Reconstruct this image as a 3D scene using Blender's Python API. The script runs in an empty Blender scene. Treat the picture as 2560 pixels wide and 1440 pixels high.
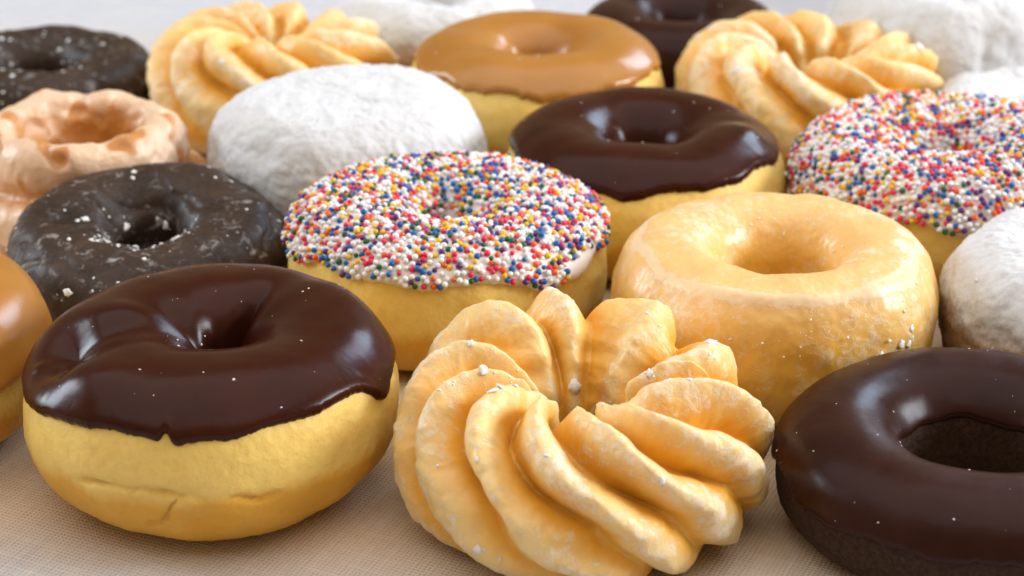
import bpy, math, random
import numpy as np
from mathutils import Vector, Euler, Matrix

# ------------------------------------------------------------------ camera, world, lamps, exposure
scene = bpy.context.scene
COL = scene.collection
FPX, PITCH, CAMH = 4986.0, math.radians(24.0), 0.24      # focal length in photo pixels, look-down angle, height over cloth

cam_data = bpy.data.cameras.new('camera')
cam = bpy.data.objects.new('camera', cam_data)
COL.objects.link(cam)
cam_data.sensor_width = 36.0
cam_data.lens = FPX / 2560.0 * 36.0
cam_data.clip_start = 0.01
cam_data.clip_end = 50.0
cam.location = (0, 0, CAMH)
cam.rotation_euler = (math.pi / 2 - PITCH, 0, 0)
cam_data.dof.use_dof = True
cam_data.dof.focus_distance = 0.475
cam_data.dof.aperture_fstop = 17.0
scene.camera = cam

world = bpy.data.worlds.new('World')
scene.world = world
world.use_nodes = True
bg = world.node_tree.nodes['Background']
bg.inputs['Color'].default_value = (1.0, 0.74, 0.46, 1)
bg.inputs['Strength'].default_value = 0.43


def area_lamp(name, loc, target, sx, sy, power, colour):
    d = bpy.data.lights.new(name, 'AREA')
    d.shape = 'RECTANGLE'
    d.size, d.size_y = sx, sy
    d.energy = power
    d.color = colour
    o = bpy.data.objects.new(name, d)
    COL.objects.link(o)
    o.location = loc
    o.rotation_euler = (Vector(target) - Vector(loc)).to_track_quat('-Z', 'Y').to_euler()
    return o


area_lamp('ceiling_light', (-0.1, 0.40, 1.75), (-0.1, 0.40, 0.0), 3.2, 2.4, 38, (0.93, 0.955, 1.0))
area_lamp('window_right', (1.5, 0.50, 0.62), (0.0, 0.52, 0.0), 0.6, 0.5, 30, (0.88, 0.94, 1.0))
area_lamp('window_back_right', (0.95, 1.75, 0.85), (0.0, 0.55, 0.0), 0.5, 0.6, 12, (0.60, 0.78, 1.0))
area_lamp('window_left', (-1.5, 1.0, 0.60), (0.0, 0.55, 0.0), 0.5, 0.5, 17, (0.76, 0.88, 1.0))

scene.view_settings.view_transform = 'Standard'
scene.view_settings.look = 'None'
scene.view_settings.exposure = -0.22
scene.view_settings.gamma = 1.0
scene.view_settings.use_curve_mapping = False
scene.cycles.use_denoising = True
scene.cycles.max_bounces = 8
scene.cycles.diffuse_bounces = 2
scene.cycles.caustics_reflective = False
scene.cycles.caustics_refractive = False
scene.cycles.sample_clamp_indirect = 6.0

TAU = 2 * math.pi


# ------------------------------------------------------------------ numeric helpers
class Perlin:
    def __init__(self, seed):
        r = np.random.RandomState(seed)
        p = r.permutation(256)
        self.p = np.concatenate([p, p, p])
        g = r.normal(size=(256, 3))
        self.g = g / np.linalg.norm(g, axis=1, keepdims=True)

    def __call__(self, P, freq=1.0, octaves=1, gain=0.5):
        out = np.zeros(P.shape[:-1])
        a = 1.0
        f = freq
        for _ in range(octaves):
            out += a * self._one(P * f)
            a *= gain
            f *= 2.03
        return out

    def _one(self, Q):
        i = np.floor(Q).astype(int)
        f = Q - i
        i &= 255
        u = f * f * f * (f * (f * 6 - 15) + 10)
        res = 0
        for dx in (0, 1):
            for dy in (0, 1):
                for dz in (0, 1):
                    h = self.p[self.p[self.p[i[..., 0] + dx] + i[..., 1] + dy] + i[..., 2] + dz]
                    g = self.g[h]
                    d = (g[..., 0] * (f[..., 0] - dx) + g[..., 1] * (f[..., 1] - dy) + g[..., 2] * (f[..., 2] - dz))
                    w = ((u[..., 0] if dx else 1 - u[..., 0]) * (u[..., 1] if dy else 1 - u[..., 1]) * (u[..., 2] if dz else 1 - u[..., 2]))
                    res = res + w * d
        return res * 1.6


def ring(theta, r=1.0, z=0.0):
    return np.stack([np.cos(theta) * r, np.sin(theta) * r, np.zeros_like(theta) + z], -1)


def sm(e0, e1, x):
    t = np.clip((x - e0) / (e1 - e0), 0, 1)
    return t * t * (3 - 2 * t)


def wrap(a):
    return (a + math.pi) % TAU - math.pi


def grid_normals(P, wrap_t=True, wrap_s=True):
    if wrap_t:
        dt = np.roll(P, -1, 0) - np.roll(P, 1, 0)
    else:
        dt = np.gradient(P, axis=0)
    if wrap_s:
        ds = np.roll(P, -1, 1) - np.roll(P, 1, 1)
    else:
        ds = np.gradient(P, axis=1)
    N = np.cross(dt, ds)
    return N / np.maximum(np.linalg.norm(N, axis=-1, keepdims=True), 1e-12)


def make_mesh(name, V, F4, attr=None, smooth=True):
    me = bpy.data.meshes.new(name)
    V = np.ascontiguousarray(V.reshape(-1, 3), dtype=np.float32)
    me.vertices.add(len(V))
    me.vertices.foreach_set('co', V.ravel())
    k = F4.shape[1]
    me.loops.add(F4.size)
    me.loops.foreach_set('vertex_index', F4.ravel().astype(np.int32))
    me.polygons.add(len(F4))
    me.polygons.foreach_set('loop_start', np.arange(0, F4.size, k, dtype=np.int32))
    me.polygons.foreach_set('loop_total', np.full(len(F4), k, dtype=np.int32))
    if smooth:
        me.polygons.foreach_set('use_smooth', np.ones(len(F4), dtype=bool))
    if attr is not None:
        a = me.attributes.new('prm', 'FLOAT_COLOR', 'POINT')
        A = np.ones((len(V), 4), dtype=np.float32)
        for c, arr in enumerate(attr):
            A[:, c] = arr.ravel()
        a.data.foreach_set('color', A.ravel())
    me.update()
    me.validate()
    return me


def grid_faces(nt, ns, wrap_t=True, wrap_s=True):
    it = np.arange(nt if wrap_t else nt - 1)
    js = np.arange(ns if wrap_s else ns - 1)
    I, J = np.meshgrid(it, js, indexing='ij')
    I2, J2 = (I + 1) % nt, (J + 1) % ns
    return np.stack([I * ns + J, I2 * ns + J, I2 * ns + J2, I * ns + J2], -1).reshape(-1, 4)


def link(name, me, parent, mat=None):
    o = bpy.data.objects.new(name, me)
    COL.objects.link(o)
    o.parent = parent
    if mat is not None and not me.materials:
        me.materials.append(mat)
    return o


# ------------------------------------------------------------------ material helpers
class NT:
    def __init__(self, name):
        self.m = bpy.data.materials.new(name)
        self.m.use_nodes = True
        self.t = self.m.node_tree
        self.b = self.t.nodes['Principled BSDF']

    def n(self, typ, **kw):
        nd = self.t.nodes.new(typ)
        for k, v in kw.items():
            if k.startswith('_'):
                setattr(nd, k[1:], v)
            else:
                nd.inputs[k.replace('__', ' ')].default_value = v
        return nd

    def l(self, a, b):
        self.t.links.new(a, b)

    def coords(self, rnd=True):
        tc = self.n('ShaderNodeTexCoord')
        if not rnd:
            return tc.outputs['Object']
        oi = self.n('ShaderNodeObjectInfo')
        mu = self.n('ShaderNodeMath', _operation='MULTIPLY')
        mu.inputs[1].default_value = 3.0
        self.l(oi.outputs['Random'], mu.inputs[0])
        ad = self.n('ShaderNodeVectorMath', _operation='ADD')
        self.l(tc.outputs['Object'], ad.inputs[0])
        self.l(mu.outputs[0], ad.inputs[1])
        return ad.outputs[0]

    def noise(self, co, scale, detail=4, rough=0.55, dist=0.0):
        nd = self.n('ShaderNodeTexNoise', Scale=scale, Detail=detail, Roughness=rough, Distortion=dist)
        self.l(co, nd.inputs['Vector'])
        return nd.outputs['Fac']

    def ramp(self, fac, *stops):
        r = self.n('ShaderNodeValToRGB')
        els = r.color_ramp.elements
        while len(els) < len(stops):
            els.new(0.5)
        for e, (p, c) in zip(els, stops):
            e.position = p
            e.color = (*c, 1) if len(c) == 3 else c
        self.l(fac, r.inputs[0])
        return r.outputs['Color']

    def g(self, fac, a, b):
        return self.ramp(fac, (a, (0, 0, 0)), (b, (1, 1, 1)))

    def mix(self, fac, a, b, blend='MIX'):
        m = self.n('ShaderNodeMix', _data_type='RGBA', _blend_type=blend)
        for sock, v in ((0, fac), (6, a), (7, b)):
            if hasattr(v, 'is_linked'):
                self.l(v, m.inputs[sock])
            elif isinstance(v, (int, float)):
                m.inputs[sock].default_value = v
            else:
                m.inputs[sock].default_value = (*v, 1)
        return m.outputs[2]

    def math(self, op, a, b=0.0):
        m = self.n('ShaderNodeMath', _operation=op)
        for s, v in ((0, a), (1, b)):
            if hasattr(v, 'is_linked'):
                self.l(v, m.inputs[s])
            else:
                m.inputs[s].default_value = v
        return m.outputs[0]

    def attr(self):
        a = self.n('ShaderNodeAttribute', _attribute_name='prm')
        s = self.n('ShaderNodeSeparateColor')
        self.l(a.outputs['Color'], s.inputs[0])
        return s.outputs

    def bump(self, h, strength, dist, prev=None):
        b = self.n('ShaderNodeBump', Strength=strength, Distance=dist)
        self.l(h, b.inputs['Height'])
        if prev is not None:
            self.l(prev, b.inputs['Normal'])
        return b.outputs[0]

    def set(self, **kw):
        for k, v in kw.items():
            s = self.b.inputs[k.replace('__', ' ')]
            if hasattr(v, 'is_linked'):
                self.l(v, s)
            elif isinstance(v, tuple) and len(v) == 3 and s.type == 'RGBA':
                s.default_value = (*v, 1)
            else:
                s.default_value = v
        return self.m


def sss(m, w, scale, radius=(1.0, 0.42, 0.16)):
    m.set(Subsurface__Weight=w, Subsurface__Scale=scale, Subsurface__Radius=radius)


def mat_chocolate(name, base, rough):
    m = NT(name)
    co = m.coords()
    big = m.noise(co, 60, 3)
    fine = m.noise(co, 900, 3)
    col = m.mix(m.g(big, 0.35, 0.7), base, tuple(c * 1.35 for c in base))
    mid = m.noise(co, 190, 4, 0.6)
    r = m.math('ADD', m.math('MULTIPLY', m.math('ADD', big, mid), 0.16), rough - 0.14)
    nb = m.bump(big, 0.25, 0.0012)
    nb = m.bump(mid, 0.10, 0.0006, nb)
    nb = m.bump(fine, 0.05, 0.0003, nb)
    return m.set(Base__Color=col, Roughness=r, Normal=nb, IOR=1.45, Specular__IOR__Level=0.20)


def mat_caramel():
    m = NT('caramel_icing')
    co = m.coords()
    big = m.noise(co, 45, 3)
    fine = m.noise(co, 700, 3)
    col = m.mix(m.g(big, 0.3, 0.7), (0.40, 0.16, 0.020), (0.47, 0.21, 0.040))
    nb = m.bump(big, 0.25, 0.0012)
    nb = m.bump(fine, 0.06, 0.0003, nb)
    sss(m, 0.25, 0.002)
    return m.set(Base__Color=col, Roughness=0.27, Normal=nb)


def mat_yeast(name='fried_dough'):
    """golden crust, pale proof band at the equator; prm.r = angle round the tube, 0 outer rim .. 0.25 top"""
    m = NT(name)
    co = m.coords()
    R, G, B = m.attr()[0:3]
    n1 = m.noise(co, 70, 5, 0.6)
    n2 = m.noise(co, 1100, 4)
    n3 = m.noise(co, 260, 4, 0.6)
    # band mask from prm.g
    band = m.math('ADD', G, m.math('MULTIPLY', m.math('SUBTRACT', n1, 0.5), 0.9))
    crust = m.mix(m.g(n1, 0.3, 0.72), (0.78, 0.375, 0.030), (0.83, 0.45, 0.06))
    crust = m.mix(m.math('MULTIPLY', m.g(n3, 0.52, 0.75), 0.5), crust, (0.58, 0.25, 0.03))
    col = m.mix(m.g(band, 0.25, 0.75), crust, (0.90, 0.625, 0.17))
    pale = m.mix(m.math('MULTIPLY', m.g(n3, 0.5, 0.72), 0.45), (0, 0, 0), (1, 1, 1))
    col = m.mix(pale, col, (0.78, 0.46, 0.085))
    nb = m.bump(n1, 0.35, 0.0018)
    nb = m.bump(n3, 0.35, 0.0010, nb)
    nb = m.bump(n2, 0.35, 0.0004, nb)
    sss(m, 0.35, 0.004)
    return m.set(Base__Color=col, Roughness=0.5, Normal=nb, Specular__IOR__Level=0.35)


def mat_glazed():
    m = NT('glazed_dough')
    co = m.coords()
    R, G, B = m.attr()[0:3]
    n1 = m.noise(co, 60, 5, 0.65, 0.6)
    n2 = m.noise(co, 300, 7, 0.75, 0.4)
    n0 = m.noise(co, 42, 2)
    n2 = m.math('ADD', n2, m.math('MULTIPLY', m.math('SUBTRACT', n0, 0.5), 0.5))
    n3 = m.noise(co, 1000, 3)
    base = m.mix(m.g(n1, 0.3, 0.7), (0.84, 0.43, 0.055), (0.87, 0.50, 0.095))
    film = m.math('MULTIPLY', m.g(m.math('ADD', n2, m.math('ADD', m.math('MULTIPLY', B, 0.14), m.math('MULTIPLY', G, 0.36))), 0.58, 0.80), 0.70)
    film = m.math('MAXIMUM', film, m.math('MULTIPLY', m.g(B, 0.62, 0.95), 0.30))
    col = m.mix(film, base, (0.90, 0.74, 0.52))
    nb = m.bump(n1, 0.2, 0.0012)
    nb = m.bump(n2, 0.12, 0.0004, nb)
    nb = m.bump(n3, 0.06, 0.0002, nb)
    nb = m.bump(film, 0.5, 0.0003, nb)
    sss(m, 0.35, 0.0035)
    rough = m.math('ADD', m.math('MULTIPLY', film, 0.25), 0.30)
    return m.set(Base__Color=col, Roughness=rough, Normal=nb, Coat__Weight=0.2, Coat__Roughness=0.25)


def mat_cruller():
    """prm.r = height on the ridge (1 crest, 0 groove)"""
    m = NT('glazed_cruller_dough')
    co = m.coords()
    R, G, B = m.attr()[0:3]
    n1 = m.noise(co, 80, 5, 0.6, 0.4)
    n2 = m.noise(co, 330, 7, 0.75, 0.5)
    n3 = m.noise(co, 1300, 3)
    base = m.mix(m.g(n1, 0.3, 0.7), (0.82, 0.39, 0.034), (0.86, 0.47, 0.07))
    n0 = m.noise(co, 38, 2)
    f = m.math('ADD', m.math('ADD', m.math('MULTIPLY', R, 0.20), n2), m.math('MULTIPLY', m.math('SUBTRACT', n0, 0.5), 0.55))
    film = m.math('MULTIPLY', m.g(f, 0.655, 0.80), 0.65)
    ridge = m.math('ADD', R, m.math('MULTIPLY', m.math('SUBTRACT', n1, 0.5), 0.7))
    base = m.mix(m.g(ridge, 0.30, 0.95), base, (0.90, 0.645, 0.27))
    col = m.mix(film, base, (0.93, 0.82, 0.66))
    nb = m.bump(n1, 0.25, 0.0012)
    nb = m.bump(n2, 0.22, 0.0005, nb)
    nb = m.bump(n3, 0.10, 0.0002, nb)
    nb = m.bump(film, 0.5, 0.0003, nb)
    sss(m, 0.35, 0.0032)
    rough = m.math('ADD', m.math('MULTIPLY', n2, 0.3), 0.30)
    return m.set(Base__Color=col, Roughness=rough, Normal=nb, Coat__Weight=0.15, Coat__Roughness=0.25)


def mat_dark_cake(name, film_amount, base=(0.023, 0.0112, 0.006)):
    m = NT(name)
    co = m.coords()
    n1 = m.noise(co, 55, 5, 0.6, 0.5)
    n2 = m.noise(co, 230, 6, 0.7, 0.6)
    n3 = m.noise(co, 900, 5, 0.7)
    col = m.mix(m.g(n3, 0.38, 0.68), tuple(c * 0.55 for c in base), tuple(c * 2.1 for c in base))
    film = m.math('MULTIPLY', m.g(n1, 0.38, 0.70), 0.28 * film_amount)
    col = m.mix(film, col, (0.15, 0.10, 0.07))
    spots = m.math('MULTIPLY', m.g(n2, 0.57, 0.72), 0.55 * film_amount)
    col = m.mix(spots, col, (0.62, 0.60, 0.58))
    nb = m.bump(n1, 0.25, 0.002)
    nb = m.bump(n2, 0.2, 0.0008, nb)
    nb = m.bump(n3, 0.6 if film_amount < 0.5 else 0.3, 0.0007, nb)
    if film_amount > 0.5:
        return m.set(Base__Color=col, Roughness=0.5, Normal=nb, Specular__IOR__Level=0.25, Coat__Weight=0.08, Coat__Roughness=0.3)
    return m.set(Base__Color=col, Roughness=0.75, Normal=nb, Specular__IOR__Level=0.3)


def mat_powder(name, tan, bare, cover):
    """prm.r = 1 where sugar lies thick, 0 where crust shows"""
    m = NT(name)
    co = m.coords()
    R, G, B = m.attr()[0:3]
    n1 = m.noise(co, 75, 5, 0.65, 0.5)
    n2 = m.noise(co, 760, 6, 0.8)
    f = m.math('ADD', R, m.math('MULTIPLY', m.math('SUBTRACT', n1, 0.5), bare))
    f = m.math('ADD', f, m.math('MULTIPLY', m.math('SUBTRACT', n2, 0.5), 0.7))
    crust = m.mix(m.g(n2, 0.35, 0.65), tuple(c * 0.72 for c in tan), tan)
    sug = m.mix(m.g(n2, 0.30, 0.62), (0.62, 0.625, 0.63), (0.73, 0.735, 0.75))
    col = m.mix(m.g(f, 0.28, 0.28 + cover), crust, sug)
    nb = m.bump(n1, 0.3, 0.002)
    nb = m.bump(n2, 0.30, 0.0009, nb)
    sss(m, 0.15, 0.002)
    return m.set(Base__Color=col, Roughness=0.95, Normal=nb, Specular__IOR__Level=0.1)


def mat_old_fashioned():
    m = NT('sour_cream_glaze')
    co = m.coords()
    R, G, B = m.attr()[0:3]
    n1 = m.noise(co, 90, 5, 0.6, 0.5)
    n2 = m.noise(co, 300, 5, 0.65)
    f = m.math('ADD', R, m.math('MULTIPLY', m.math('SUBTRACT', n1, 0.5), 0.9))
    col = m.mix(m.g(f, 0.38, 0.92), (0.58, 0.245, 0.05), (0.80, 0.56, 0.37))
    col = m.mix(m.math('MULTIPLY', m.g(n2, 0.55, 0.75), 0.35), col, (0.88, 0.74, 0.62))
    nb = m.bump(n1, 0.5, 0.002)
    nb = m.bump(n2, 0.4, 0.0012, nb)
    sss(m, 0.35, 0.003)
    return m.set(Base__Color=col, Roughness=0.42, Normal=nb, Coat__Weight=0.25, Coat__Roughness=0.3)


def mat_plain(name, col, rough=0.5, s=0.0, scale=0.001):
    m = NT(name)
    co = m.coords()
    n = m.noise(co, 1400, 2)
    c = m.mix(m.g(n, 0.3, 0.7), tuple(x * 0.9 for x in col), col)
    if s:
        sss(m, s, scale, (1, 0.8, 0.7))
    return m.set(Base__Color=c, Roughness=rough)


def mat_cloth():
    m = NT('linen_cloth')
    co = m.coords(False)
    mp = m.n('ShaderNodeMapping')
    mp.inputs['Rotation'].default_value = (0, 0, math.radians(24))
    m.l(co, mp.inputs['Vector'])
    c = mp.outputs[0]
    warp = m.noise(c, 130, 3)
    wx = m.n('ShaderNodeTexWave', _wave_type='BANDS', _bands_direction='X', Scale=285.0, Distortion=2.4, Detail=3.0)
    wy = m.n('ShaderNodeTexWave', _wave_type='BANDS', _bands_direction='Y', Scale=285.0, Distortion=2.4, Detail=3.0)
    for w in (wx, wy):
        w.inputs['Detail Scale'].default_value = 0.6
        m.l(c, w.inputs['Vector'])
    weave = m.math('MAXIMUM', wx.outputs['Fac'], wy.outputs['Fac'])
    st = m.n('ShaderNodeMapping')
    st.inputs['Scale'].default_value = (1, 26, 1)
    m.l(c, st.inputs['Vector'])
    slub = m.noise(st.outputs[0], 34, 4)
    st2 = m.n('ShaderNodeMapping')
    st2.inputs['Scale'].default_value = (26, 1, 1)
    m.l(c, st2.inputs['Vector'])
    slub2 = m.noise(st2.outputs[0], 34, 4)
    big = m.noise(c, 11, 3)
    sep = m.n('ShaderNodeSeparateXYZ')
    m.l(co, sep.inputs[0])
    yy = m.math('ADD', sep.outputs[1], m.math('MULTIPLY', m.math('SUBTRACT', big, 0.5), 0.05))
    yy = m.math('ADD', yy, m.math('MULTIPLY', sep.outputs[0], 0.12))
    shade_tint = m.ramp(yy, (0.362, (0, 0, 0)), (0.396, (1, 1, 1)), (0.66, (1, 1, 1)), (0.80, (0, 0, 0)))  # painted shade: cloth goes tan around the doughnuts, lilac-white where lit
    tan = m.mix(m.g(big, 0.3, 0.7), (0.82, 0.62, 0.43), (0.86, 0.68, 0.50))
    col = m.mix(shade_tint, (0.58, 0.60, 0.66), tan)
    col = m.mix(m.math('MULTIPLY', m.g(weave, 0.35, 0.95), 0.95), m.mix(1.0, col, (0.80, 0.78, 0.75), 'MULTIPLY'), col)
    s = m.math('MULTIPLY', m.math('ADD', m.g(slub, 0.50, 0.70), m.g(slub2, 0.50, 0.70)), 0.30)
    col = m.mix(s, col, (0.88, 0.78, 0.66))
    nb = m.bump(weave, 0.6, 0.0005)
    nb = m.bump(m.math('ADD', slub, slub2), 0.25, 0.0006, nb)
    return m.set(Base__Color=col, Roughness=0.9, Normal=nb, Specular__IOR__Level=0.15, Sheen__Weight=0.2)


M_CHOC = mat_chocolate('chocolate_icing', (0.032, 0.0062, 0.0022), 0.22)
M_CHOC_DARK = mat_chocolate('dark_chocolate_icing', (0.026, 0.0065, 0.0040), 0.30)
M_CARAMEL = mat_caramel()
M_YEAST = mat_yeast()
M_GLAZED = mat_glazed()
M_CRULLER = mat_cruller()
M_DARK = mat_dark_cake('glazed_chocolate_cake', 1.0)
M_CAKE = mat_dark_cake('bare_chocolate_cake', 0.0, (0.034, 0.0135, 0.0058))
M_POWDER = mat_powder('powdered_sugar', (0.58, 0.44, 0.28), 0.9, 0.35)
M_POWDER_TAN = mat_powder('thin_powdered_sugar', (0.62, 0.38, 0.20), 1.1, 0.55)
M_POWDER_BROWN = mat_powder('patchy_powdered_sugar', (0.50, 0.26, 0.12), 1.3, 0.5)
M_OLD = mat_old_fashioned()
M_WHITE_ICING = mat_plain('white_icing', (0.90, 0.82, 0.78), 0.4, 0.2, 0.002)
M_SUGAR = mat_plain('dry_sugar_glaze', (0.93, 0.90, 0.86), 0.7, 0.3, 0.001)
SPR_COLS = [((0.93, 0.91, 0.90), 0.43), ((0.80, 0.022, 0.10), 0.12), ((0.88, 0.13, 0.012), 0.11), ((0.90, 0.55, 0.012), 0.11),
            ((0.006, 0.13, 0.44), 0.13), ((0.11, 0.012, 0.18), 0.07), ((0.008, 0.12, 0.03), 0.07), ((0.84, 0.32, 0.36), 0.01)]
SPR_MATS = [mat_plain('sprinkle_colour', c, 0.38, 0.0) for c, _ in SPR_COLS]

# ------------------------------------------------------------------ the cloth
pn_cloth = Perlin(77)
nx, ny = 260, 260
gx = np.linspace(-1.3, 1.3, nx)
gy = 0.02 + (np.linspace(0, 1, ny) ** 1.5) * 2.2
X, Y = np.meshgrid(gx, gy, indexing='ij')
Q = np.stack([X * 3 + Y * 1.2, Y * 9 - X * 2.2, X * 0], -1)
Z = -0.0016 + 0.0016 * pn_cloth(Q, 1.3, 3)
Z = np.minimum(Z, -0.0003)
cl = make_mesh('tablecloth', np.stack([X, Y, Z], -1), grid_faces(nx, ny, False, False))
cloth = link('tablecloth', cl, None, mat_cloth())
cloth['kind'] = 'structure'
cloth['label'] = 'beige woven linen tablecloth under all the doughnuts'


# ------------------------------------------------------------------ doughnut tools
def place(name, label, cat, cx, yc, W, ratio, group=None, yaw=0.0, mid=None):
    """Empty on the cloth: a photo pixel gives the direction, the cloth (centre at half the height) the distance."""
    k = (yc - 720) / FPX * math.cos(PITCH) + math.sin(PITCH)
    zc = CAMH / (k + (mid or ratio) * W / (2 * FPX))       # mid: centre height when the thing leans
    D = W * zc / FPX
    o = bpy.data.objects.new(name, None)
    o.empty_display_size = 0.02
    COL.objects.link(o)
    o.location = ((cx - 1280) / FPX * zc, zc * (math.cos(PITCH) - (yc - 720) / FPX * math.sin(PITCH)), 0)
    o.rotation_euler = (0, 0, yaw)
    o['label'] = label
    o['category'] = cat
    if group:
        o['group'] = group
    return o, D, D * ratio


class RingShape:
    """Torus-like dough: theta round the ring (-90 deg faces the camera), phi round the tube (0 outer rim, 90 top, 180 hole)."""

    def __init__(self, D, H, hole, seed, nt=2.3, nb=3.0, wob=0.03, hole_off=(0, 0), tilt=(0.0, 0.0), feats=(), hole_wob=0.12, groove=0.0):
        self.D, self.H, self.hole = D, H, hole
        self.p = Perlin(seed)
        self.nt, self.nb, self.wob, self.off, self.tilt, self.feats, self.hw, self.groove = nt, nb, wob, hole_off, tilt, feats, hole_wob, groove

    def base(self, T, PH):
        Ro = self.D / 2 * (1 + self.wob * self.p(ring(T, 1.1, 3.3)))
        Ri = self.hole * (1 + self.hw * 2 * self.p(ring(T, 0.9, 7.7)))
        Ri = Ri + self.off[0] * np.cos(T) + self.off[1] * np.sin(T)
        a, R = (Ro - Ri) / 2, (Ro + Ri) / 2
        c, s = np.cos(PH), np.sin(PH)
        ex = np.where(s > 0, 2 / self.nt, 2 / self.nb)
        u = np.sign(c) * np.abs(c) ** ex
        v = np.sign(s) * np.abs(s) ** ex
        h = self.H / 2 * (1 + self.wob * 1.2 * self.p(ring(T, 1.3, 1.7)))
        rho = R + a * u
        z = self.H / 2 + h * v
        x, y = rho * np.cos(T), rho * np.sin(T)
        up = np.clip(z / self.H, 0, 1.2)
        z = z + up * (self.tilt[0] * x + self.tilt[1] * y)
        P = np.stack([x, y, z], -1)
        # dents and bumps: (theta, phi, width_theta, width_phi, amount along the tube's normal)
        if len(self.feats):
            nrm = np.stack([c * np.cos(T), c * np.sin(T), s], -1)
            d = 0
            for (t0, p0, wt, wp, am) in self.feats:
                d = d + am * np.exp(-(wrap(T - math.radians(t0)) / math.radians(wt)) ** 2 - (wrap(PH - math.radians(p0)) / math.radians(wp)) ** 2)
            P = P + nrm * d[..., None]
        return P

    def dough(self, nt=320, ns=128, lump=0.0006, fine=0.00015, extra=None, band_at=14, band_w=0.42):
        t = np.linspace(0, TAU, nt, endpoint=False)
        ph = np.linspace(0, TAU, ns, endpoint=False)
        T, PH = np.meshgrid(t, ph, indexing='ij')
        P = self.base(T, PH)
        N = grid_normals(P)
        d = lump * self.p(P, 70, 2) + fine * self.p(P, 500, 3)
        if self.groove:
            w = wrap(PH - math.radians(-8) - 0.12 * self.p(ring(T, 2.0, 5.1)))
            d = d - self.groove * np.exp(-(w / 0.10) ** 2)
        if extra is not None:
            d = d + extra(T, wrap(PH), P)
        P = P + N * d[..., None]
        P[..., 2] = np.maximum(P[..., 2], 0.0)
        wob = 0.10 * self.p(ring(T, 3.0, 6.6), 1, 2)
        if band_w < 0.2:
            band = np.exp(-(wrap(PH - math.radians(band_at) - wob) / band_w) ** 2)
        else:
            band = sm(-0.42, 0.12, wrap(PH) - wob) * (1 - sm(0.9, 1.4, wrap(PH)))
        me = make_mesh('dough', P, grid_faces(nt, ns), (PH / TAU, band, np.sin(PH) * 0.5 + 0.5))
        return me

    def icing(self, outer=15, inner=185, amp=7, freq=2.0, thick=0.0016, nt=360, ns=90, notch=(), seed=5, lump=0.0003, inner_amp=8):
        """notch: (theta deg, width deg, change of the edge in phi deg)"""
        t = np.linspace(0, TAU, nt, endpoint=False)
        s = np.linspace(0, 1, ns)
        s = 0.5 - 0.5 * np.cos(s * math.pi) * (0.35 + 0.65 * np.abs(np.cos(s * math.pi)) ** 0.0)
        T, S = np.meshgrid(t, s, indexing='ij')
        q = Perlin(seed)
        eo = outer + amp * (q(ring(t, freq, 0.3), 1, 3, 0.55) + 0.16 * q(ring(t, freq * 14, 2.3), 1, 3, 0.7))
        for (t0, w, am) in notch:
            eo = eo + am * np.exp(-(wrap(t - math.radians(t0)) / math.radians(w)) ** 2)
        ei = inner + inner_amp * q(ring(t, 1.5, 4.3), 1, 2)
        PO, PI = np.radians(eo)[:, None], np.radians(ei)[:, None]
        PH = PO + S * (PI - PO)
        P = self.base(T, PH)
        N = grid_normals(P, True, False)
        seg = np.linalg.norm(np.diff(P, axis=1), axis=-1)
        e1 = np.concatenate([np.zeros((nt, 1)), np.cumsum(seg, 1)], 1)
        e2 = e1[:, -1:] - e1
        e = np.minimum(e1, e2)
        w = thick * 1.5
        r = np.clip(e / w, 0, 1)
        h = thick * np.sqrt(np.maximum(1 - (1 - r) ** 2, 0))
        h = h * (1 + 0.22 * np.exp(-((e - w) / (w * 1.2)) ** 2)) - 0.0005 * (1 - r) ** 4
        h = h + lump * self.p(P, 60, 2) * r
        P = P + N * h[..., None]
        me = make_mesh('icing', P, grid_faces(nt, ns, True, False), (PH / TAU, r, r))
        self.ice = (P, grid_normals(P, True, False), r, PH, T)
        return me


def set_on_cloth(root, tilt_x=0.0, tilt_y=0.0):
    """Tilt the thing and drop it until its lowest point touches the cloth."""
    root.rotation_euler = (tilt_x, tilt_y, root.rotation_euler[2])
    M = Euler(root.rotation_euler).to_matrix()
    row = np.array(M)[2]
    lo = 1e9
    for ch in root.children:
        n = len(ch.data.vertices)
        if n < 200:
            continue
        co = np.empty(n * 3, dtype=np.float32)
        ch.data.vertices.foreach_get('co', co)
        lo = min(lo, float((co.reshape(-1, 3) @ row).min()))
    root.location.z = -lo - 0.0006


def ico(sub):
    import bmesh
    bm = bmesh.new()
    bmesh.ops.create_icosphere(bm, subdivisions=sub, radius=1.0)
    bm.verts.ensure_lookup_table()
    V = np.array([v.co[:] for v in bm.verts])
    Fc = np.array([[v.index for v in f.verts] for f in bm.faces])
    bm.free()
    return V, Fc


ICO_V, ICO_F = ico(2)
ICO1_V, ICO1_F = ico(1)


def frame_from(n):
    n = n / np.linalg.norm(n)
    a = np.array([0, 0, 1.0]) if abs(n[2]) < 0.9 else np.array([1.0, 0, 0])
    x = np.cross(a, n)
    x /= np.linalg.norm(x)
    return np.stack([x, np.cross(n, x), n], 1)


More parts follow.
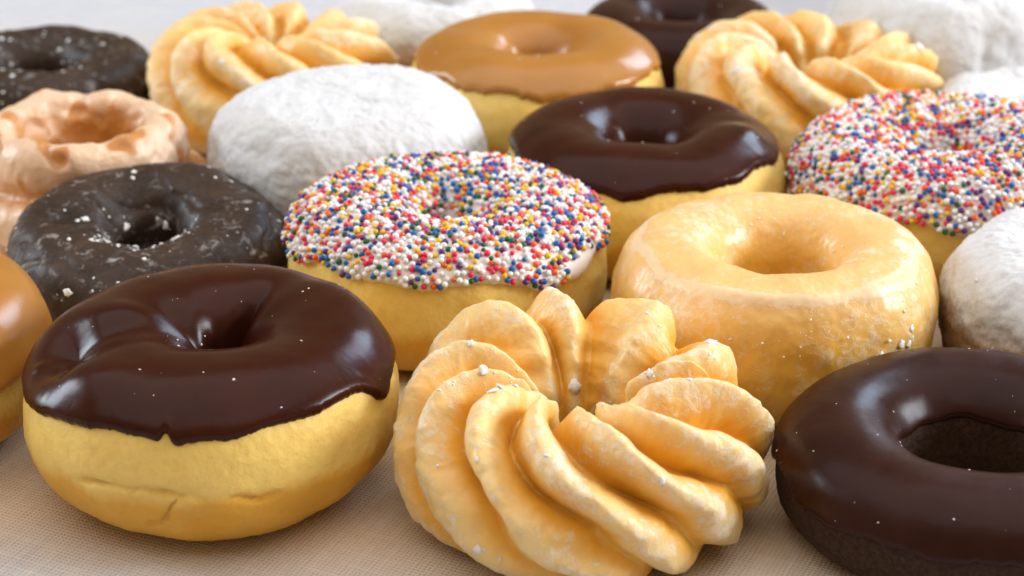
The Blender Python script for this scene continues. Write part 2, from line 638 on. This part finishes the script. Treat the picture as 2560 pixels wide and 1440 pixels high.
def bits(root, name, pts, nrms, size, mat, seed, flat=0.45, kind='stuff', rnd=0.6):
    """tiny crumbs, too small to pick apart, joined in one part"""
    r = np.random.RandomState(seed)
    Vs, Fs = [], []
    for i, (p, n) in enumerate(zip(pts, nrms)):
        Fm = frame_from(n)
        a = r.uniform(0, TAU)
        R2 = np.array([[math.cos(a), -math.sin(a), 0], [math.sin(a), math.cos(a), 0], [0, 0, 1]])
        sz = size * (1 - rnd + 2 * rnd * r.rand() ** 2)
        V = ICO1_V * (1 + 0.22 * r.normal(size=(len(ICO1_V), 1)).clip(-1, 1)) * np.array([1, r.uniform(0.5, 1), flat]) * sz
        Vs.append((Fm @ R2 @ V.T).T + p)
        Fs.append(ICO1_F + i * len(ICO1_V))
    me = make_mesh(name, np.concatenate(Vs), np.concatenate(Fs), smooth=False)
    o = link(name, me, root, mat)
    o['kind'] = kind
    return o


def flakes(root, pts, nrms, sizes, seed, mat=None, name='sugar_flake', flat=0.20):
    r = np.random.RandomState(seed)
    for p, n, sz in zip(pts, nrms, sizes):
        d = 1 + 0.75 * Perlin(r.randint(9999))(ICO_V, 1.6, 3, 0.7)[:, None]
        V = ICO_V * d * np.array([1, r.uniform(0.55, 0.95), flat]) * sz
        Fm = frame_from(n)
        a = r.uniform(0, TAU)
        R2 = np.array([[math.cos(a), -math.sin(a), 0], [math.sin(a), math.cos(a), 0], [0, 0, 1]])
        me = make_mesh(name, (Fm @ R2 @ V.T).T, ICO_F, smooth=False)
        o = link(name, me, root, mat or M_SUGAR)
        o.location = p


def specks(root, shape, n, size, seed, smin=0.3):
    P, N, r, PH, T = shape.ice
    rs = np.random.RandomState(seed)
    ok = np.argwhere((r > 0.95) & (N[..., 2] > smin))
    sel = ok[rs.choice(len(ok), n, replace=False)]
    bits(root, 'crumbs', P[sel[:, 0], sel[:, 1]], N[sel[:, 0], sel[:, 1]], size, M_SUGAR, seed)


# ------------------------------------------------------------------ kinds of doughnut
def iced(name, label, cx, yc, W, ratio, icemat, doughmat, seed, hole=0.13, ice=None, group=None, tilt=(0, 0), crumbs=12, crumb=0.00035, lump=0.0006, extra=None, res=1.0, **shape):
    root, D, H = place(name, label, 'doughnut', cx, yc, W, ratio, group)
    th = (ice or {}).get('thick', 0.0016)
    s = RingShape(D - th, H - th, hole * D, seed, **shape)
    link('dough', s.dough(int(320 * res), int(128 * res), lump=lump, extra=extra), root, doughmat)
    kw = dict(seed=seed)
    kw.update(ice or {})
    link('icing', s.icing(nt=int(400 * res), ns=int(90 * res), **kw), root, icemat)
    if crumbs:
        specks(root, s, crumbs, crumb, seed)
    set_on_cloth(root, *tilt)
    return root, s


def sprinkled(name, label, cx, yc, W, ratio, seed, ball=0.00083, tilt=(0, 0), ice=None, bare=None, hole=0.10, **shape):
    root, s = iced(name, label, cx, yc, W, ratio, M_WHITE_ICING, M_YEAST, seed, hole=hole, ice=ice, crumbs=0, tilt=tilt, group='sprinkled doughnuts', **shape)
    P, N, r, PH, T = s.ice
    rs = np.random.RandomState(seed)
    # area of each grid cell, then dart throwing with a minimum distance
    A = np.linalg.norm(np.cross(P[:, 1:] - P[:, :-1], np.roll(P, -1, 0)[:, :-1] - P[:, :-1]), axis=-1)
    ok = (r[:, :-1] > 0.35)
    if bare is not None:
        ok = ok & ~bare(T[:, :-1], PH[:, :-1], P[:, :-1])
    A = np.where(ok, A, 0)
    cdf = np.cumsum(A.ravel())
    nd = 52000
    idx = np.searchsorted(cdf, rs.rand(nd) * cdf[-1])
    I, J = idx // A.shape[1], idx % A.shape[1]
    fu, fv = rs.rand(nd, 1), rs.rand(nd, 1)
    I2 = (I + 1) % P.shape[0]
    pts = (P[I, J] * (1 - fu) + P[I2, J] * fu) * (1 - fv) + (P[I, J + 1] * (1 - fu) + P[I2, J + 1] * fu) * fv
    nr = N[I, J]
    dmin = ball * 1.60
    cell = {}
    keep = []
    for k in range(nd):
        p = pts[k]
        c = (int(p[0] // dmin), int(p[1] // dmin), int(p[2] // dmin))
        bad = False
        for a in (-1, 0, 1):
            for b in (-1, 0, 1):
                for e in (-1, 0, 1):
                    for q in cell.get((c[0] + a, c[1] + b, c[2] + e), ()):
                        dd = pts[q] - p
                        if dd[0] * dd[0] + dd[1] * dd[1] + dd[2] * dd[2] < dmin * dmin:
                            bad = True
                            break
                    if bad:
                        break
                if bad:
                    break
            if bad:
                break
        if not bad:
            cell.setdefault(c, []).append(k)
            keep.append(k)
    keep = np.array(keep)
    rs.shuffle(keep)
    keep = keep[: int(len(keep) * 0.97)]
    lift = rs.uniform(0.05, 0.75, len(keep))
    lift = np.where(rs.rand(len(keep)) < 0.10, lift + 0.7, lift)
    rad = ball * rs.uniform(0.80, 1.14, len(keep))
    C = pts[keep] + nr[keep] * (lift * ball)[:, None]
    cols = rs.choice(len(SPR_COLS), len(keep), p=np.array([w for _, w in SPR_COLS]) / sum(w for _, w in SPR_COLS))
    # the 300 that show largest are the ones nearest the camera and facing it
    Mw = root.matrix_basis
    Rw = np.array(Mw.to_3x3())
    Cw = C @ Rw.T + np.array(root.location)
    Nw = nr[keep] @ Rw.T
    to = np.array([0, 0, CAMH]) - Cw
    dist = np.linalg.norm(to, axis=1)
    facing = (Nw * to).sum(1) / dist
    inframe = (np.abs(Cw[:, 0] / Cw[:, 1]) < 0.265)
    score = np.where((facing > 0.25) & inframe, -dist, -9)
    order = np.argsort(-score)
    near, rest = order[:300], order[300:]
    ball_me = []
    for c in range(len(SPR_COLS)):
        me = make_mesh('sprinkle', ICO_V * ball, ICO_F)
        me.materials.append(SPR_MATS[c])
        ball_me.append(me)
    for k in near:
        o = bpy.data.objects.new('sprinkle', ball_me[cols[k]])
        COL.objects.link(o)
        o.parent = root
        o.location = C[k]
        f = rad[k] / ball
        o.scale = (f, f, f)
    V = (ICO_V[None] * rad[rest][:, None, None] + C[rest][:, None]).reshape(-1, 3)
    Fa = (ICO_F[None] + (np.arange(len(rest)) * len(ICO_V))[:, None, None]).reshape(-1, 3)
    me = make_mesh('sprinkle_coat', V, Fa)
    for mt in SPR_MATS:
        me.materials.append(mt)
    me.polygons.foreach_set('material_index', np.repeat(cols[rest], len(ICO_F)).astype(np.int32))
    o = link('sprinkle_coat', me, root)
    o['kind'] = 'stuff'
    return root


def cruller(name, label, cx, yc, W, ratio, seed, ridges=14, turns=5, hole=0.10, nt=560, ns=190, depth=0.0056, tilt=(0, 0), top_tilt=(0, 0), yaw=0.0, fatback=0.0, slack=0.25, nflakes=10, ncrumbs=90, sharp=0.85, squash=1.0):
    root, D, H = place(name, label, 'cruller', cx, yc, W, ratio, 'twisted crullers', yaw)
    s = RingShape(D, H, hole * D, seed, nt=2.1, nb=2.6, wob=0.035, tilt=top_tilt, hole_wob=0.2)
    t = np.linspace(0, TAU, nt, endpoint=False)
    ph = np.linspace(0, TAU, ns, endpoint=False)
    T, PH = np.meshgrid(t, ph, indexing='ij')
    p = s.p
    P = s.base(T, PH)
    N = grid_normals(P)
    PS = np.where(PH > 1.5 * math.pi, PH - TAU, PH)                # the piping's seam lies underneath
    tw = turns * (1 - slack * (0.5 + 0.5 * np.sin(T)))             # the twist loosens towards the back
    phase = ridges * T + tw * (PS + 0.55 * np.sin(PS) - 1.2) + fatback * np.cos(T) + 1.8 * p(ring(T, 1.6, 9.1)) + 0.65 * p(P, 48, 1) + 0.22 * p(P, 130, 2)
    phase = phase + 0.22 * np.sin(phase + 0.7)
    x = np.clip(np.abs(wrap(phase)) / math.pi / 0.93, 0, 1)
    crest = np.maximum(1 - x ** 2.0, 0) ** 0.85                     # rope-like ridges
    crest = np.sqrt(crest ** 2 + 0.006) - 0.06
    rid = np.floor((phase + math.pi) / TAU)                       # which ridge
    size = np.sin(rid * 12.9898 + seed) * 0.5 + 0.5
    low = sm(-0.6, 0.65, np.sin(PH))                              # ridges die out underneath
    space = np.hypot(P[..., 0], P[..., 1]) * TAU / ridges
    dl = np.minimum(depth, 0.66 * space)
    d = -dl * (1 - crest) * (0.30 + 0.70 * low) * (1 + 0.25 * p(P, 60, 1)) + 0.0022 * (size - 0.5) * crest
    knob = np.exp(-(wrap(PH - math.radians(150)) / 0.35) ** 2)
    d = d + knob * (0.0030 * p(P, 95, 2) + 0.0012 * (crest - 0.6)) + 0.0006 * p(P, 150, 2) * crest + 0.00022 * p(P, 420, 3)
    d = d + 0.0006 * sm(0.90, 1.0, crest) * np.maximum(p(P, 300, 2), 0)
    P = P + N * d[..., None]
    P[..., 2] = np.maximum(P[..., 2], 0.0)
    N2 = grid_normals(P)
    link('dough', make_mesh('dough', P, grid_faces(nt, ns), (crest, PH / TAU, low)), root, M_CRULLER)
    rs = np.random.RandomState(seed)
    if nflakes:
        ok = np.argwhere((crest > 0.85) & (N2[..., 2] > 0.0) & (P[..., 1] < 0.02))
        sel = ok[rs.choice(len(ok), nflakes, replace=False)]
        flakes(root, P[sel[:, 0], sel[:, 1]], N2[sel[:, 0], sel[:, 1]], rs.uniform(0.0006, 0.0017, nflakes), seed)
    if ncrumbs:
        ok = np.argwhere((crest > 0.62) & (N2[..., 2] > -0.3))
        # clustered along the ridges
        dens = np.maximum(p(P[ok[:, 0], ok[:, 1]], 90, 2) + 0.05, 0) ** 1.5
        sel = ok[rs.choice(len(ok), ncrumbs, replace=False, p=dens / dens.sum())]
        bits(root, 'sugar_crumbs', P[sel[:, 0], sel[:, 1]], N2[sel[:, 0], sel[:, 1]], 0.00038, M_SUGAR, seed, flat=0.35)
    set_on_cloth(root, *tilt)
    return root


def profile_body(root, prof, D, H, seed, mat, mod=None, disp=None, nt=300, ns=120, closed=True, attr=None):
    """Lathe of a hand-drawn section (radius/Rout, height/H) with uneven displacement."""
    pr = np.array(prof, float)
    n = len(pr)
    if closed:
        u = np.linspace(0, n, ns, endpoint=False)
        i = np.floor(u).astype(int)
        f = (u - i)[:, None]
        p0, p1, p2, p3 = (pr[(i + k) % n] for k in (-1, 0, 1, 2))
    else:
        u = np.linspace(0, n - 1 - 1e-9, ns)
        i = np.floor(u).astype(int)
        f = (u - i)[:, None]
        p0, p1, p2, p3 = (pr[np.clip(i + k, 0, n - 1)] for k in (-1, 0, 1, 2))
    c = 0.5 * (2 * p1 + (p2 - p0) * f + (2 * p0 - 5 * p1 + 4 * p2 - p3) * f ** 2 + (3 * p1 - p0 - 3 * p2 + p3) * f ** 3)
    t = np.linspace(0, TAU, nt, endpoint=False)
    T, U = np.meshgrid(t, u / n, indexing='ij')
    rho = np.repeat(np.maximum(c[None, :, 0], 0.0), nt, 0) * D / 2
    z = np.repeat(c[None, :, 1], nt, 0) * H
    if mod is not None:
        rho, z = mod(T, U, rho, z)
    P = np.stack([rho * np.cos(T), rho * np.sin(T), z], -1)
    N = grid_normals(P, True, closed)
    pn = Perlin(seed)
    if disp is not None:
        P = P + N * disp(T, U, P, pn)[..., None]
    P[..., 2] = np.maximum(P[..., 2], 0.0)
    N = grid_normals(P, True, closed)
    A = attr(T, U, P, N, pn) if attr is not None else (np.ones_like(z),) * 3
    o = link('dough', make_mesh('dough', P, grid_faces(nt, ns, True, closed), A), root, mat)
    return P, N, o


RING_POWDER = [(0.60, 0.0), (0.84, 0.03), (0.97, 0.22), (1.0, 0.46), (0.97, 0.70), (0.85, 0.90), (0.66, 1.0), (0.46, 0.96), (0.31, 0.80), (0.24, 0.5), (0.28, 0.2), (0.40, 0.03)]
PUCK = [(0.0, 1.0), (0.22, 0.995), (0.46, 0.99), (0.68, 0.96), (0.86, 0.87), (0.965, 0.68), (1.0, 0.44), (0.975, 0.25), (0.90, 0.09), (0.74, 0.0), (0.4, 0.0), (0.0, 0.0)]
OLD = [(0.55, 0.0), (0.84, 0.02), (0.97, 0.14), (1.0, 0.30), (0.97, 0.44), (0.90, 0.51), (0.80, 0.53), (0.765, 0.60), (0.80, 0.70), (0.80, 0.86), (0.73, 0.97), (0.63, 1.0), (0.54, 0.95), (0.48, 0.82), (0.43, 0.60), (0.37, 0.38), (0.28, 0.18), (0.34, 0.03)]


def powdered(name, label, cx, yc, W, ratio, prof, seed, mat, thick_from=0.35, lump=0.0012, cracks=0.0, tilt=(0, 0), group='powdered doughnuts', bits_n=60, creases=(), bias=0.0):
    root, D, H = place(name, label, 'doughnut', cx, yc, W, ratio, group)

    def mod(T, U, rho, z):
        q = Perlin(seed + 1)
        return rho * (1 + 0.035 * q(ring(T, 1.3, 0.4))), z * (1 + 0.05 * q(ring(T, 1.2, 3.1)) * np.clip(rho / (D / 2), 0, 1))

    def disp(T, U, P, pn):
        d = lump * pn(P, 55, 2) + 0.0005 * pn(P, 190, 3, 0.6) + 0.00022 * pn(P, 700, 3, 0.7)
        if cracks:
            r = np.abs(pn(P * np.array([1, 1, 0.55]), 48, 2))
            d = d - cracks * np.exp(-(r / 0.05) ** 2) * sm(0.05, 0.3, P[..., 2] / H)
        for (t0, w, z0, z1, am) in creases:
            zz = P[..., 2] / H
            line = wrap(T - math.radians(t0) - 0.05 * pn(ring(T * 0, 1, 0) + P * 0 + zz[..., None] * 4, 1, 2))
            d = d + am * np.exp(-(line / math.radians(w)) ** 2) * sm(z0 - 0.1, z0 + 0.1, zz) * (1 - sm(z1 - 0.1, z1 + 0.1, zz))
        return d

    def attr(T, U, P, N, pn):
        th = sm(thick_from - 0.28, thick_from + 0.25, P[..., 2] / H) + 0.25 * np.clip(N[..., 2], 0, 1) + bias
        return (np.clip(th, 0, 1), U, U)

    P, N, o = profile_body(root, prof, D, H, seed, mat, mod, disp, 360, 150, closed=prof is not PUCK, attr=attr)
    rs = np.random.RandomState(seed)
    ok = np.argwhere((N[..., 2] > 0.2))
    sel = ok[rs.choice(len(ok), bits_n, replace=False)]
    bits(root, 'sugar_crumbs', P[sel[:, 0], sel[:, 1]], N[sel[:, 0], sel[:, 1]], 0.00045, M_SUGAR, seed, flat=0.6)
    set_on_cloth(root, *tilt)
    return root


def dark_glazed(name, label, cx, yc, W, ratio, seed, hole=0.15, tilt=(0, 0), nflakes=14, feats=(), mid=None):
    root, D, H = place(name, label, 'doughnut', cx, yc, W, ratio, 'glazed chocolate cake doughnuts', 0.0, mid)
    s = RingShape(D, H, hole * D, seed, nt=2.2, nb=2.6, wob=0.05, hole_wob=0.18, feats=feats)
    t = np.linspace(0, TAU, 320, endpoint=False)
    ph = np.linspace(0, TAU, 128, endpoint=False)
    T, PH = np.meshgrid(t, ph, indexing='ij')
    P = s.base(T, PH)
    N = grid_normals(P)
    d = 0.0011 * s.p(P, 50, 2) + 0.0002 * s.p(P, 230, 3) - 0.0007 * np.exp(-(np.abs(s.p(P, 42, 2)) / 0.09) ** 2) * sm(0.2, 0.7, np.sin(PH))
    P = P + N * d[..., None]
    P[..., 2] = np.maximum(P[..., 2], 0.0)
    N = grid_normals(P)
    link('dough', make_mesh('dough', P, grid_faces(320, 128), (PH / TAU, PH / TAU, PH / TAU)), root, M_DARK)
    rs = np.random.RandomState(seed)
    q = s.p
    ok = np.argwhere(N[..., 2] > 0.15)
    sel = ok[rs.choice(len(ok), nflakes, replace=False)]
    flakes(root, P[sel[:, 0], sel[:, 1]], N[sel[:, 0], sel[:, 1]], rs.uniform(0.0005, 0.0014, nflakes), seed, flat=0.13)
    # dried glaze gathers along the hole's front lip
    lip = np.argwhere((np.abs(wrap(T + math.pi / 2)) < 0.75) & (np.abs(PH - math.radians(122)) < 0.28))
    sel2 = lip[rs.choice(len(lip), 60, replace=False)]
    sel3 = ok[rs.choice(len(ok), 70, replace=False)]
    sel = np.concatenate([sel2, sel3])
    bits(root, 'sugar_crumbs', P[sel[:, 0], sel[:, 1]], N[sel[:, 0], sel[:, 1]], 0.0006, M_SUGAR, seed, flat=0.4)
    set_on_cloth(root, *tilt)
    return root


# ------------------------------------------------------------------ front row
def crack(T, PH, P):
    # proof line and the short crack below it on the doughnut's front
    line = PH - np.radians(-6) - 0.10 * np.sin(T * 3.0 + 1.0) - 0.05 * PCR(P, 220, 2)
    win = sm(-2.25, -2.05, wrap(T)) * (1 - sm(-1.25, -1.0, wrap(T)))
    d = -0.0019 * np.exp(-(line / 0.035) ** 2) * win * (0.6 + 0.8 * PCR(P, 90, 1))
    low = PH - np.radians(-6) + 0.25
    v = wrap(T - math.radians(-98)) - 0.32 * low - 0.07 * PCR(P, 130, 3)
    d = d - 0.0012 * np.exp(-(v / 0.017) ** 2) * sm(-0.75, -0.5, PH) * (1 - sm(-0.16, -0.08, PH))
    return d


PCR = Perlin(404)
iced('iced_doughnut', 'chocolate iced yellow yeast doughnut with a lumpy glossy top, front left', 530, 985, 940, 0.47, M_CHOC, M_YEAST, 11, hole=0.055,
     ice=dict(outer=31, inner=200, amp=3.5, thick=0.0014, notch=((-95, 1.6, 7), (-92, 7, -4), (-18, 6, -11), (-28, 12, 4), (-60, 10, 3), (185, 38, -13), (0, 32, -9))),
     feats=((198, 66, 17, 22, -0.0062), (176, 95, 14, 20, 0.0012), (232, 60, 16, 20, 0.0014), (55, 140, 12, 40, -0.0045), (120, 120, 45, 40, 0.0030), (28, 70, 18, 25, 0.0015),
            (205, 48, 3.2, 5, -0.0009), (215, 55, 3.2, 5, -0.0010), (196, 40, 3, 5, 0.0006)),
     hole_off=(0.003, 0.001), crumbs=46, crumb=0.00026, extra=crack, res=1.5, nt=2.25, nb=2.05, wob=0.03)

cruller('french_cruller', 'large golden twisted cruller with deep ridges and sugar flakes, front centre', 1450, 1072, 955, 0.455, 23, ridges=11, turns=4, hole=0.115, fatback=2.2, slack=0.85, nt=800, ns=260,
        depth=0.0100, top_tilt=(0.0, 0.15), nflakes=16, ncrumbs=190)

iced('iced_doughnut', 'dark chocolate cake ring with smooth chocolate icing, cut off at the lower right', 2440, 1165, 1000, 0.30, M_CHOC_DARK, M_CAKE, 31, hole=0.19,
     ice=dict(outer=8, inner=165, amp=9, thick=0.0011, inner_amp=5), crumbs=60, crumb=0.00024, lump=0.0004, nt=2.1, nb=2.5, wob=0.02, res=1.3, hole_wob=0.05)

iced('iced_doughnut', 'doughnut with light caramel icing cut off by the left edge', -325, 880, 880, 0.46, M_CARAMEL, M_YEAST, 41, hole=0.10,
     ice=dict(outer=2, inner=190, amp=4, thick=0.0017), crumbs=8, nt=2.4, nb=2.6, wob=0.02)

# ------------------------------------------------------------------ second row
dark_glazed('glazed_cake_doughnut', 'dark chocolate cake ring with crackled white glaze behind the glossy front left doughnut', 372, 612, 705, 0.33, 51, hole=0.13, mid=0.42, tilt=(0.09, 0.0), feats=((185, 100, 14, 20, -0.003), (150, 110, 10, 16, 0.0012)))

sprinkled('sprinkled_doughnut', 'white iced ring covered in round rainbow sprinkles, middle of the picture', 1118, 652, 800, 0.43, 61,
          ice=dict(outer=26, inner=205, amp=8, thick=0.0016, notch=((-40, 14, -16), (200, 20, -8), (-75, 14, 6))), tilt=(0.0, 0.03),
          bare=lambda T, PH, P: (np.abs(wrap(T - math.radians(-34))) < 0.19) & (PH < math.radians(38)), nt=2.75, nb=2.6, wob=0.035)

s_gl = ((-90, 62, 60, 10, 0.0010), (-90, 85, 70, 14, -0.0006))
root, D, H = place('glazed_doughnut', 'plain golden glazed ring with a wide open hole behind the front cruller', 'doughnut', 1932, 757, 815, 0.46)
sg = RingShape(D, H, 0.155 * D, 71, nt=2.3, nb=2.15, wob=0.03, feats=s_gl, hole_wob=0.08)
link('dough', sg.dough(480, 190, lump=0.0009, fine=0.00012, band_at=60, band_w=0.10), root, M_GLAZED)
sg.icing(outer=5, inner=150, thick=0.0003, nt=200, ns=60)
Pg, Ng, rg, PHg, Tg = sg.ice
rs = np.random.RandomState(71)
okg = np.argwhere((Ng[..., 2] > 0.1))
dg = np.maximum(sg.p(Pg[okg[:, 0], okg[:, 1]], 80, 2), 0) ** 1.5
sel = okg[rs.choice(len(okg), 90, replace=False, p=dg / dg.sum())]
bits(root, 'sugar_crumbs', Pg[sel[:, 0], sel[:, 1]], Ng[sel[:, 0], sel[:, 1]], 0.00035, M_SUGAR, 71, flat=0.35)
cl_ = np.argwhere((np.abs(wrap(Tg - math.radians(-52))) < 0.16) & (np.abs(PHg - math.radians(12)) < 0.14))
sel = cl_[rs.choice(len(cl_), 9, replace=True)]
flakes(root, Pg[sel[:, 0], sel[:, 1]], Ng[sel[:, 0], sel[:, 1]], rs.uniform(0.0005, 0.0016, 9), 72, flat=0.3)
set_on_cloth(root)

powdered('powdered_doughnut', 'powdered doughnut with a bare tan side above the dark chocolate ring, right edge', 2755, 770, 800, 0.45, RING_POWDER, 81, M_POWDER_TAN, thick_from=0.58)

# ------------------------------------------------------------------ third row
powdered('powdered_doughnut', 'filled white powdered doughnut without a hole behind the central sprinkled ring', 870, 385, 690, 0.49, PUCK, 91, M_POWDER, thick_from=0.24, lump=0.0011,
         creases=((-62, 1.6, 0.35, 0.85, -0.0012), (-58, 1.2, 0.3, 0.8, 0.0010)), bits_n=120)

iced('iced_doughnut', 'chocolate iced ring between the two sprinkled doughnuts', 1608, 445, 720, 0.45, M_CHOC, M_YEAST, 101, hole=0.10,
     ice=dict(outer=34, inner=195, amp=5, thick=0.0015, notch=((-100, 10, -8), (-40, 10, 5))), crumbs=26, crumb=0.0003, nt=2.2, nb=2.6, wob=0.035,
     feats=((0, 60, 20, 25, -0.001), (-20, 75, 12, 15, 0.0008)))

sprinkled('sprinkled_doughnut', 'rainbow sprinkled ring cut off by the right edge', 2370, 478, 780, 0.41, 111,
          ice=dict(outer=12, inner=205, amp=9, thick=0.0016), tilt=(0.0, -0.02), nt=2.6, nb=2.6, wob=0.04)

root, D, H = place('old_fashioned_doughnut', 'cracked old fashioned doughnut with pinkish glaze and a deep crater, left edge', 'doughnut', 212, 430, 620, 0.48)


def old_mod(T, U, rho, z):
    q = Perlin(121)
    n = q(ring(T, 1.7, 0.2), 1, 2)
    m_ = q(ring(T, 1.4, 5.0), 1, 2)
    up = sm(0.5, 1.0, z / H)
    z = z * (1 + 0.06 * n * up)
    rho = rho * (1 + 0.04 * m_ + 0.03 * n * up)
    # a skirt that sticks out on the right
    rho = rho * (1 + 0.13 * np.exp(-(wrap(T) / 0.6) ** 2) * (1 - up))
    return rho, z


def old_disp(T, U, P, pn):
    d = 0.0015 * pn(P, 60, 2) + 0.00025 * pn(P, 240, 2)
    pits = sm(0.15, 0.70, pn(P, 110, 1))
    return d - 0.0022 * pits


def old_attr(T, U, P, N, pn):
    rr = np.hypot(P[..., 0], P[..., 1]) / (D / 2)
    pits = sm(0.25, 0.6, pn(P, 120, 1))
    inside = 1 - sm(0.42, 0.58, rr)
    groove = np.exp(-((P[..., 2] / H - 0.56) / 0.07) ** 2) * (rr > 0.7)
    return (np.clip(1 - 0.85 * inside - 0.9 * pits - 0.6 * groove, 0, 1), U, U)


profile_body(root, OLD, D, H, 122, M_OLD, old_mod, old_disp, 360, 170, True, old_attr)
set_on_cloth(root)

# ------------------------------------------------------------------ back row
iced('iced_doughnut', 'whole caramel brown iced ring at the back between two crullers', 1340, 222, 650, 0.45, M_CARAMEL, M_YEAST, 131, hole=0.11,
     ice=dict(outer=33, inner=190, amp=9, thick=0.0016), crumbs=6, crumb=0.0004, nt=2.3, nb=2.6, wob=0.04, feats=((-165, 70, 22, 25, -0.0016), (150, 90, 30, 25, -0.0012)))
cruller('french_cruller', 'golden twisted cruller at the back left behind the white powdered doughnut', 678, 182, 630, 0.45, 143, ridges=11, turns=4, hole=0.075, nt=520, ns=170, depth=0.0090, nflakes=4, ncrumbs=40, yaw=0.4)
cruller('french_cruller', 'pale glazed twisted cruller at the back right behind the right sprinkled ring', 2022, 222, 675, 0.43, 157, ridges=11, turns=4, hole=0.115, nt=520, ns=170, depth=0.0088, nflakes=6, ncrumbs=60, yaw=1.1)
dark_glazed('glazed_cake_doughnut', 'dark glazed chocolate cake ring in the back left corner', 105, 210, 555, 0.33, 161, hole=0.16, nflakes=8)
iced('iced_doughnut', 'small chocolate iced ring farthest back, behind the caramel ring', 1700, 108, 510, 0.40, M_CHOC_DARK, M_CAKE, 171, hole=0.13,
     ice=dict(outer=-15, inner=170, amp=6, thick=0.0013), crumbs=6, nt=2.2, nb=2.6, wob=0.03)
powdered('powdered_doughnut', 'powdered doughnut at the top edge between the left cruller and the caramel ring', 1085, 70, 510, 0.42, RING_POWDER, 181, M_POWDER_TAN, thick_from=0.55, lump=0.0018)
powdered('powdered_doughnut', 'large cracked white powdered doughnut in the top right corner', 2400, 98, 680, 0.47, RING_POWDER, 191, M_POWDER_TAN, thick_from=0.35, lump=0.0020,
         creases=((-92, 2.6, 0.2, 0.85, -0.0014),), bias=0.1)
powdered('powdered_doughnut', 'brown patched powdered doughnut at the right edge behind the right sprinkled ring', 2610, 335, 590, 0.38, RING_POWDER, 201, M_POWDER_BROWN, thick_from=0.6, lump=0.0016)
powdered('powdered_doughnut', 'white powdered doughnut farthest back at the very top right', 2420, -85, 480, 0.42, RING_POWDER, 211, M_POWDER, thick_from=0.3)
